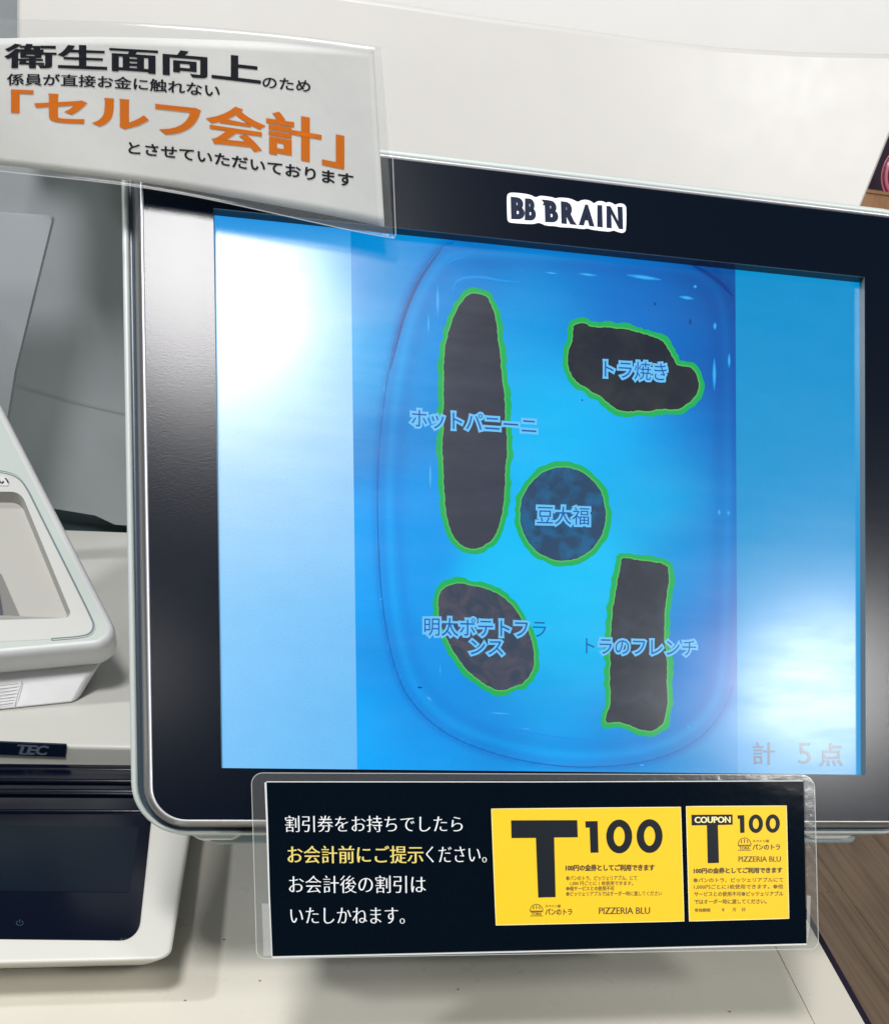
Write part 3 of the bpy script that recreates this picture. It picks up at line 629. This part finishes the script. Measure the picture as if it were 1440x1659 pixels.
BREAD = [
 ('long', [(773,475),(785,478),(793,485),(803,515),(806.5,549),(811.5,593),(816.5,644),(818,678),(821.6,711),(820,745),(818,779),(815,823),(808,856.5),(796,877),(776,888.6),(759,890),(742,880),(729,860),(722,829.5),(718.7,779),(717,730),(718.7,678),(719,610),(720,559),(727,536),(735.5,509),(749,485),(762,475.5)], (60, 66, 82), (50, 54, 66), 0),
 ('dorayaki', [(929,526.5),(940,523),(950,524),(955,529.5),(992.6,531),(1029,536),(1053,543),(1071,551),(1081.5,564),(1092,584),(1098,593),(1116,593),(1126.7,602),(1132,617),(1131,635),(1116,653),(1095,665),(1068,661.5),(1047,667.6),(1035,665),(1023,667),(1001.6,664.5),(986.5,653),(974.5,642.5),(950,629),(929,614),(920,596),(919,572),(926,557),(928.7,535.6)], (30, 38, 52), (50, 54, 58), 1),
 ('round', [(912 + 70.5 * math.cos(t) * (0.985 if math.cos(t) > .8 else 1), 833 + 76 * math.sin(t)) for t in np.linspace(0, 2 * math.pi, 26, endpoint=False)], (30, 98, 144), (38, 72, 106), 2),
 ('oval', [(709.7,961),(726,949),(746,945),(771,949),(801,958.7),(826,975),(843,997.5),(858,1025),(866,1056),(865,1083),(851,1105.6),(823,1118),(804,1118),(779,1105.6),(754,1083),(737.5,1061),(723.6,1036),(712.5,1008.6),(709.7,986)], (54, 68, 88), (86, 82, 96), 3),
 ('toast', [(1007,902.6),(1021,904.6),(1041,909),(1081.5,912.6),(1083.6,937),(1079.5,965),(1076.7,993),(1075.5,1033.5),(1079.5,1069.7),(1079.5,1102),(1082,1138),(1077.5,1166),(1061,1185.7),(1037,1182.5),(1017,1174.5),(997,1169.6),(980,1171),(981.6,1156),(989,1142),(988,1102),(989,1053.6),(991,1001),(997,961),(1004,925)], (52, 58, 70), (66, 74, 88), 4)]
def bread_mat(a, b, k):
    m = lit('bread_picture', a); nt = m.node_tree; p = nt.nodes['Principled BSDF']; tc = nt.nodes.new('ShaderNodeTexCoord')
    n = nt.nodes.new('ShaderNodeTexNoise'); n.inputs['Scale'].default_value = (30, 60, 110, 70, 80)[k]; n.inputs['Detail'].default_value = (2, 5, 5, 6, 4)[k]; n.inputs['Distortion'].default_value = (0, .6, .4, 2.2, .5)[k]
    r = nt.nodes.new('ShaderNodeValToRGB'); r.color_ramp.elements[0].position = (.3, .45, .42, .4, .45)[k]; r.color_ramp.elements[1].position = (.8, .75, .62, .72, .8)[k]
    r.color_ramp.elements[0].color = (*lin(b if k == 2 else a), 1); r.color_ramp.elements[1].color = (*lin(a if k == 2 else b), 1)
    nt.links.new(tc.outputs['Object'], n.inputs['Vector']); nt.links.new(n.outputs[0], r.inputs[0]); nt.links.new(r.outputs[0], p.inputs['Emission Color']); return m
M_grn = lit('green_outline', (22, 178, 92)); M_grn2 = lit('green_outline_light', (92, 190, 92))
rng = random.Random(3)
for nm, pts, ca_, cb_, k in BREAD:
    p = densify(smoothc(pts, 1), 3.0); N = norms(p); c = sum(p) / len(p)
    s = 1 if sum(float((N[i]) @ (p[i] - c)) for i in range(len(p))) > 0 else -1
    jag = []; a_ = 0
    for i in range(len(p)):
        a_ = a_ * 0.55 + rng.uniform(-1, 1) * 0.75; jag.append(a_)
    p = [p[i] + N[i] * s * jag[i] for i in range(len(p))]; Ns = norms(p)
    Nm = [sum(Ns[(i + d) % len(p)] for d in range(-4, 5)) for i in range(len(p))]; Nm = [q / (np.linalg.norm(q) + 1e-9) for q in Nm]
    jo = [sum(jag[(i + d) % len(p)] for d in range(-1, 2)) / 3 for i in range(len(p))]
    outl = [p[i] + Nm[i] * s * (9.2 + jo[i] * 1.9) for i in range(len(p))]
    mid = [p[i] + Nm[i] * s * 2.0 for i in range(len(p))]
    poly('bread_picture', p, DM, bread_mat(ca_, cb_, k), monr, Z2 + 0.00002)
    n = len(p)
    def ring(nm_, A, B, m, z):
        v = [DM.hit(*q, z) for q in A] + [DM.hit(*q, z) for q in B]
        o = mesh(nm_, v, [[i, (i + 1) % n, n + (i + 1) % n, n + i] for i in range(n)], m, monr)
        bm = bmesh.new(); bm.from_mesh(o.data); face_cam(bm, o); bm.to_mesh(o.data); bm.free()
    ring('green_outline', p, outl, M_grn, Z3); ring('green_outline', p, mid, M_grn2, Z3 + 0.00002)

M_halo = lit('letter_halo', (108, 196, 250)); M_lt = lit('screen_letter', (10, 92, 170)); M_ltd = lit('screen_letter_grey', (24, 78, 140))
def label(s, halo, q, t=0.0):
    text('letter_halo', halo, q, DM, M_halo, monr, Z4, dx=.115, dy=.115, ems=len(s)); text('letter', s, q, DM, M_lt, monr, Z5, dx=t, dy=t, ems=len(s))
label('ホットパニーニ', 'ホットパニーニ', [(664, 660), (872, 675), (872, 706), (664, 693)])
label('トラ焼き', 'トラ焼き', [(970, 581), (1084, 587), (1083, 619), (970, 612)])
label('豆大福', '豆大福', [(869, 818), (956, 821), (956, 852), (868, 850)])
label('明太ポテトフラ', '明太ポテトフ　', [(685, 999), (888, 1004), (888, 1035), (685, 1031)])
label('ンス', 'ンス', [(758, 1033), (818, 1034), (818, 1064), (758, 1063)])
label('トラのフレンチ', '　ラのフレンチ', [(940, 1031), (1130, 1035), (1130, 1065), (940, 1061)])
M_cnt = lit('count_letter', (92, 112, 132))
text('letter', '計', [(1217, 1201), (1257, 1201), (1257, 1241), (1217, 1241)], DM, M_cnt, monr, Z5, dx=.01, dy=.01)
text('letter', '5', [(1293, 1204), (1314, 1204), (1314, 1238), (1293, 1238)], DM, M_cnt, monr, Z5, ink=True)
text('letter', '点', [(1326, 1203), (1367, 1203), (1367, 1243), (1326, 1243)], DM, M_cnt, monr, Z5, dx=.02, dy=.02)

# ---- logo sticker on the upper bezel
LG = mon(0.006)
def c8(x, y): return (800 + x / 6.0, 300 + y / 6.0)
blob = [(126,150),(128,95),(145,74),(180,68),(290,78),(360,92),(400,115),(425,110),(450,98),(560,112),(605,128),(625,117),(720,122),(775,140),(815,162),(850,142),(900,138),(945,152),(972,178),(1005,152),(1060,152),(1090,170),(1112,160),(1150,170),(1180,190),(1205,176),(1250,175),(1280,195),(1288,230),(1285,430),(1270,455),(1240,462),(1190,448),(1165,436),(1120,450),(1050,442),(960,432),(905,416),(870,425),(760,410),(700,408),(640,405),(600,395),(500,390),(460,368),(425,362),(390,375),(280,372),(160,362),(138,350),(130,320)]
bl = prism('logo_sticker', [LG.hit(*c8(x, y), 0.0005) for x, y in [tuple(p) for p in smoothc(blob, 1)]], tuple(-MN * 0.0004), mat('white_sticker', (228, 230, 236), 0.4), monr)
M_nav = mat('navy_print', (0.003, 0.009, 0.032), 0.5, 0.2)
def let(s, q, dx=.07, dy=.05): text('letter', s, [c8(*p) for p in q], LG, M_nav, bl, 0.00056, dx=dx, dy=dy, ink=True, res=5)
let('B', [(162, 108), (298, 122), (300, 332), (168, 326)], .09, .05)
let('B', [(302, 124), (402, 132), (412, 342), (300, 338)], .09, .05)
poly('letter', [c8(*p) for p in [(462, 136), (530, 142), (528, 175), (500, 190), (470, 192), (486, 168)]], LG, M_nav, bl, 0.00062)
let('B', [(492, 140), (616, 152), (630, 362), (498, 355)], .09, .05)
let('R', [(650, 152), (795, 170), (808, 384), (656, 370)], .09, .05)
let('A', [(838, 180), (965, 190), (978, 400), (824, 384)], .10, .06)
let('I', [(1005, 190), (1052, 192), (1058, 408), (1004, 402)], .0, .0)
let('N', [(1094, 198), (1250, 208), (1256, 426), (1094, 412)], .08, .04)

# ================================================================ coupon notice hanging on the lower bezel
CP = mon(0.016)
card_q = [(431, 1268), (1301.5, 1266), (1306.5, 1529), (440, 1550)]
note = thing('coupon_notice', tuple(CP.hit(870, 1400)), 'black laminated notice with two yellow 100 yen coupons on the lower monitor frame', 'notice', rot=mrot)
M_card = mat('black_card_print', (0.0006, 0.0036, 0.0085), 0.5, 0.0, bump=(700, 0.5, 3))
M_edge = mat('white_card_edge', (214, 216, 214), 0.5)
prism('card', [CP.hit(*p) for p in card_q], tuple(-MN * 0.0006), M_card, note)
fq = rounded([(407, 1252.5), (1319, 1256), (1326, 1538), (416, 1554)], [18, 22, 14, 14], 8)
prism('laminate_film', [CP.hit(*p, 0.0009) for p in fq], tuple(-MN * 0.0019), film('clear_laminate', 0.0, 0.08, 0.6, crinkle=0.16, scale=60), note)
def film_margin(name, outer, hole, pl, off, m, parent):
    return face_with_hole(name, outer, hole, pl, off, m, parent)
film_margin('film_margin', [tuple(p) for p in fq], [(429, 1266), (1303.5, 1264), (1308.5, 1530.5), (438, 1552.5)], CP, 0.00125, film('laminate_margin', 0.055, 0.15, 0.5, crinkle=0.3, scale=200), note)
M_fe = mat('film_edge', (190, 198, 198), 0.25, 0.5)
fe = densify(fq, 12)
def outline(name, loop, wd, pl, off, m, parent): return stroke(name, loop, wd, pl, m, parent, off, closed=True)
outline('film_edge', fe, 1.3, CP, 0.0010, film('film_edge_clear', 0.45, 0.1, 1.0, crinkle=0.1), note)
stroke('card_edge', densify([(430, 1268), (432.5, 1330), (436, 1450), (440.5, 1551)], 10, False), lambda t: 3.2 - 1.2 * t, CP, M_edge, note, 0.0001)  # thick left card edge, drawn white with the light it catches
stroke('card_edge', densify([(440, 1551.5), (870, 1542), (1307, 1530.5)], 20, False), 2.4, CP, M_edge, note, 0.0001)
stroke('card_edge', densify([(431, 1267), (860, 1267.2), (1301, 1265.5)], 20, False), 1.6, CP, M_edge, note, 0.0001)
M_tape = film('clear_tape', 0.16, 0.18, 1.0, crinkle=0.4, scale=120)
prism('tape', [CP.hit(*p, 0.0014) for p in [(424, 1464), (436, 1465), (440, 1549), (427, 1549)]], tuple(-MN * 0.0002), M_tape, note)
prism('tape', [CP.hit(*p, 0.0014) for p in [(1307, 1451), (1313, 1452), (1312, 1500), (1307, 1529)]], tuple(-MN * 0.0002), M_tape, note)
prism('hanger_tab', [mw(x, y, 0.0145) for x, y in [(-0.10, -0.150), (0.09, -0.150), (0.09, -0.158), (-0.10, -0.158)]], tuple(-MN * 0.0078), M_tape, note)
M_wt = mat('white_print', (232, 234, 238), 0.5); M_yt = mat('yellow_print', (226, 206, 110), 0.5)
MC = dict(dx=.005, dy=-.014, res=5)
def ct(s, x0, x1, y0, y1, m, **k): text('letter', s, [(x0, y0), (x1, y0), (x1 + .3, y1), (x0 + .6, y1)], CP, m, note, 0.00025, **{**MC, **k})
ct('割引券をお持ちでしたら', 460, 753, 1320.5, 1350, M_wt); ct('お会計前にご提示', 463, 687, 1369.5, 1400.5, M_yt, dx=.016, dy=-.004)
ct('ください。', 685, 803.5, 1369, 1400, M_wt); ct('お会計後の割引は', 465, 691, 1417.5, 1449, M_wt); ct('いたしかねます。', 467, 672, 1468, 1499.5, M_wt)
M_yel = mat('yellow_coupon', (244, 200, 32), 0.5, 0.25, var=0.03)
M_nb = mat('navy_black_print', (0.002, 0.006, 0.012), 0.5, 0.2); M_ol = mat('olive_print', (120, 96, 20), 0.5); M_br = mat('brown_print', (78, 60, 18), 0.5)
M_cream_edge = mat('pale_coupon_edge', (246, 232, 170), 0.5)
def coupon(q):
    o = prism('coupon', [CP.hit(*p, 0.00040) for p in q], tuple(-MN * 0.00035), M_yel, note)
    stroke('coupon_edge', densify(q, 20), 1.2, CP, M_cream_edge, o, 0.00044, closed=True); return o
c_a = coupon([(796, 1311), (1102.5, 1308), (1108, 1493), (803.5, 1499.5)])
c_b = coupon([(1111.5, 1307), (1273.8, 1306), (1278, 1488.6), (1116.5, 1493)])
OC = 0.0005
def cp(nm, pts, par, m=None, off=OC): return poly(nm, pts, CP, m or M_nb, par, off)
def zero(cx0, cy0, rx, ry, ix, iy, par):
    T = np.linspace(0, 2 * math.pi, 48, endpoint=False)
    v = [CP.hit(cx0 + rx * math.cos(t), cy0 + ry * math.sin(t), OC) for t in T] + [CP.hit(cx0 + ix * math.cos(t), cy0 + iy * math.sin(t), OC) for t in T]
    o = mesh('letter', v, [[i, (i + 1) % 48, 48 + (i + 1) % 48, 48 + i] for i in range(48)], M_nb, par)
    bm = bmesh.new(); bm.from_mesh(o.data); face_cam(bm, o); bm.to_mesh(o.data); bm.free()
def ink(s, x0, x1, y0, y1, par, m, dx=.0, dy=.0, rise=0.0, res=2, sh=0.0):
    text('letter', s, [(x0, y0), (x1, y0 - rise), (x1 + sh, y1 - rise), (x0 + sh, y1)], CP, m, par, OC, dx=dx, dy=dy, ink=True, res=res)
cp('letter', [(827.8, 1329.5), (935, 1329.2), (936, 1357), (897.6, 1357.3), (900, 1454), (871.8, 1454.7), (868, 1358), (828.5, 1358.3)], c_a)
cp('letter', [(948, 1331), (968, 1330.6), (969.4, 1381.8), (956.6, 1382), (955, 1341), (948.6, 1341.4)], c_a)
zero(1003, 1355.6, 21, 27.4, 9, 15.8, c_a); zero(1052.2, 1355, 21, 27.4, 9, 15.8, c_a)
ink('100円の金券としてご利用できます', 916, 1060.5, 1401, 1412.3, c_a, M_br, .055, .045, 0.6)
ink('●パンのトラ、ピッツェリアブル、にて', 917, 1032, 1419, 1427.3, c_a, M_ol, .02, .02, 0.4)
ink('1,000 円ごとに 1 枚使用できます。', 923, 1025.5, 1428, 1435.6, c_a, M_ol, .02, .02, 0.3)
ink('●他サービスとの使用不可', 917, 995, 1436.4, 1443.8, c_a, M_ol, .035, .03, 0.3)
ink('●ピッツェリアブルではオーダー時に渡してください', 917, 1072, 1444.6, 1452.6, c_a, M_ol, .02, .02, 0.8)
ink('スペイン窯', 883, 908, 1466, 1471, c_a, M_br, .02, .02); ink('パンのトラ', 883, 927, 1472.6, 1483, c_a, M_br, .035, .02, 0, 3)
ink('PIZZERIA BLU', 970, 1053, 1470.8, 1481.6, c_a, M_br, .02, .0, 0.4, 3)
def icon(cx0, cy0, w_, h_, par):
    m = M_br; T = np.linspace(math.pi, 2 * math.pi, 20)
    top = [(cx0 + w_ / 2 * math.cos(t), cy0 + h_ * 0.08 + h_ * .58 * math.sin(t)) for t in T]
    stroke('bread_mark', top, 1.1, CP, m, par, OC); yb2 = cy0 + h_ * .08
    for y, x in ((yb2, .5), (yb2 + h_ * .07, .5), (cy0 + h_ * .5, .5)): stroke('bread_mark', [(cx0 - w_ * x, y), (cx0 + w_ * x, y)], 1.0, CP, m, par, OC)
    for x in (-.22, 0, .22): stroke('bread_mark', [(cx0 + w_ * x, cy0 - h_ * .42 + abs(x) * h_ * .35), (cx0 + w_ * x * 1.15, cy0 - h_ * .08)], 1.4, CP, m, par, OC)
    ink('TORA', cx0 - w_ * .4, cx0 + w_ * .4, cy0 + h_ * .2, cy0 + h_ * .44, par, m, .03, .0)
icon(869, 1475, 20.5, 19, c_a)
cp('letter', [(1120, 1320.6), (1186.4, 1320), (1186.8, 1336.4), (1162.8, 1337), (1164.6, 1398.4), (1146.4, 1399), (1145, 1337.3), (1120.4, 1337.7)], c_b)
text('letter', 'COUPON', [(1124.8, 1323.8), (1183.4, 1323.2), (1183.6, 1333.4), (1125, 1334)], CP, M_cream_edge, c_b, OC + 0.0001, dx=.045, dy=.02, ink=True)
cp('letter', [(1194.7, 1321.4), (1205.5, 1321), (1206, 1349.6), (1199, 1350), (1198.3, 1326.7), (1194.9, 1327)], c_b)
zero(1224.3, 1335, 11.5, 15, 5, 8.6, c_b); zero(1251.7, 1334.7, 11.5, 15, 5, 8.6, c_b)
icon(1206, 1368, 21, 20, c_b); ink('スペイン窯', 1219, 1245.7, 1360.6, 1365.4, c_b, M_br, .02, .02); ink('パンのトラ', 1218.7, 1264, 1368, 1377.5, c_b, M_br, .035, .02, 0, 3)
ink('PIZZERIA BLU', 1196, 1265, 1388, 1396.8, c_b, M_br, .02, .0, .3, 3)
ink('100円の金券としてご利用できます', 1123.5, 1267.5, 1406.4, 1416.4, c_b, M_br, .055, .045, 1.2)
ink('●パンのトラ、ピッツェリアブルにて', 1123, 1268.6, 1422.5, 1430.5, c_b, M_ol, .02, .02, .8, 2, .3)
ink('1,000円ごとに1枚使用できます。●他', 1124, 1268.6, 1433.5, 1441.7, c_b, M_ol, .02, .02, .8)
ink('サービスとの使用不可●ピッツェリアブル', 1124.4, 1268.9, 1445, 1453.2, c_b, M_ol, .03, .025, .8)
ink('ではオーダー時に渡してください。', 1124.6, 1242, 1457.3, 1465.6, c_b, M_ol, .03, .025, .6)
ink('有効期限', 1125, 1151, 1472, 1478.2, c_b, M_ol, .03, .03); ink('年', 1169, 1174, 1471.6, 1477.6, c_b, M_ol, .02, .02)
ink('月', 1186.4, 1191.7, 1471.3, 1477.3, c_b, M_ol, .02, .02); ink('日', 1201.8, 1207, 1471.2, 1477, c_b, M_ol, .02, .02)

# ================================================================ laminated self-checkout notice, upper left
e0 = mon(0.0135).hit(0, 276); e1 = mon(0.0115).hit(632, 384)
ex = (e1 - e0) / np.linalg.norm(e1 - e0)
upv = np.array([0.0, -0.06, 1.0]); sn = np.cross(ex, upv); sn /= np.linalg.norm(sn); sn = sn if sn @ (CAM - e0) > 0 else -sn
class Sheet:
    """the slightly wavy sheet: a plane pushed in and out along its width"""
    def __init__(s): s.b = Plane(e0, sn); s.n = sn
    def hit(s, x, y, off=0.0):
        p = s.b.hit(x, y, off); d = p - e0; u = d @ ex; v = d[2]
        t = 1.0
        return p + sn * t * (0.0012 * math.sin(u * 30 + 0.6) + 0.0005 * math.sin(u * 71 + v * 40) )
SH = Sheet()
sign = thing('self_checkout_notice', tuple(SH.hit(300, 200)), 'white laminated notice with black and orange Japanese lettering over the monitor corner', 'notice')
def ystrip(name, topc, botc, x0f, x1f, off, m, parent, nx=60, ny=16, thick=0.0004):
    v = []; T = np.linspace(0, 1, nx + 1)
    def X(side, t): return side[0] + (side[1] - side[0]) * t
    for j in range(ny + 1):
        s_ = j / ny
        for t in T:
            xb = x0f[0] + (x1f[0] - x0f[0]) * t; xt = x0f[1] + (x1f[1] - x0f[1]) * t
            yb2 = np.interp(xb, *zip(*botc)); yt = np.interp(xt, *zip(*topc))
            v.append(SH.hit(xb + (xt - xb) * s_, yb2 + (yt - yb2) * s_, off))
    f = [[j * (nx + 1) + i, j * (nx + 1) + i + 1, (j + 1) * (nx + 1) + i + 1, (j + 1) * (nx + 1) + i] for j in range(ny) for i in range(nx)]
    o = mesh(name, v, f, m, parent, smooth=True); bm = bmesh.new(); bm.from_mesh(o.data); face_cam(bm, o); bm.to_mesh(o.data); bm.free()
    if thick <= 0: return o
    sm = o.modifiers.new('thickness', 'SOLIDIFY'); sm.thickness = thick; sm.offset = -1; return o
def sm_c(c):
    xs = np.array([p[0] for p in c]); ys = np.array([p[1] for p in c]); X = np.linspace(xs[0], xs[-1], 60)
    k = np.polyfit(xs, ys, min(5, len(xs) - 1)); return [(x, float(np.polyval(k, x))) for x in X]
M_paper = mat('white_paper', (230, 230, 228), 0.6, 0.3, bump=(60, 0.12, 4), var=0.02)
ystrip('paper', sm_c([(-45, 62), (14, 61), (135, 59), (271, 61), (451, 68), (605, 75)]), sm_c([(-45, 262), (0, 266), (203, 291), (406, 325), (623, 368)]), (-45, -45), (623, 605), 0.0, M_paper, sign)
lt = sm_c([(-60, 26), (0, 29), (180, 34), (361, 45), (497, 59), (618, 75)]); lb = sm_c([(-60, 269), (0, 276), (217, 301), (406, 337), (634, 385)])
ystrip('laminate_film', lt, lb, (-60, -60), (640, 618), 0.0004, film('clear_laminate_wavy', 0.006, 0.16, 0.45, crinkle=0.35, scale=35), sign, thick=0.0001)
stroke('film_edge', [p for p in lb] + [(638, 386), (641, 379)] + [(636, 253), (617, 78)], 1.8, SH, film('film_edge_clear', 0.5, 0.1, 1.0, crinkle=0.1), sign, 0.0008)
M_mg = film('laminate_margin_wavy', 0.09, 0.3, 0.25, crinkle=0.25, scale=60)
pt_ = sm_c([(-45, 62), (14, 61), (135, 59), (271, 61), (451, 68), (605, 75)]); pb2 = sm_c([(-45, 262), (0, 266), (203, 291), (406, 325), (623, 368)])
ystrip('film_margin', lt, pt_, (-45, -45), (604, 604), 0.0006, M_mg, sign, ny=2, thick=0)
ystrip('film_margin', pb2, lb, (-45, -45), (636, 622), 0.0006, M_mg, sign, ny=2, thick=0)
ystrip('film_margin', [(605, 76), (617, 78)], [(623, 369), (638, 385)], (623, 606), (637, 617), 0.0006, M_mg, sign, nx=3, ny=8, thick=0)
M_tin = mat('black_toner', (0.006, 0.007, 0.014), 0.5, 0.15); M_or = mat('orange_toner', (224, 118, 14), 0.5, 0.2)
SO = 0.00025
text('letter', '衛生面向上', None, SH, M_tin, sign, SO, dx=.032, dy=.022, res=3, top=[(10, 69), (215, 75), (424, 92)], bot=[(10, 110), (215, 117), (424, 139)])
text('letter', 'のため', [(423, 121), (505, 129), (505, 151), (423, 143)], SH, M_tin, sign, SO, dx=.014, dy=.014)
text('letter', '係員が直接お金に触れない', None, SH, M_tin, sign, SO, dx=.018, dy=.014, top=[(12, 117.5), (183, 122), (358, 136)], bot=[(12, 137.5), (183, 143), (358, 159)])
text('letter', '「セルフ会計」', None, SH, M_or, sign, SO, dx=.036, dy=.024, res=4, top=[(-38, 141), (101, 147), (286, 161), (476, 184), (615, 207)], bot=[(-38, 196), (101, 203), (286, 223), (476, 260), (615, 287)])
text('letter', 'とさせていただいております', None, SH, M_tin, sign, SO, dx=.02, dy=.02, top=[(203, 227), (330, 242), (478, 266), (574, 281)], bot=[(203, 249), (330, 264), (478, 289), (574, 305)])
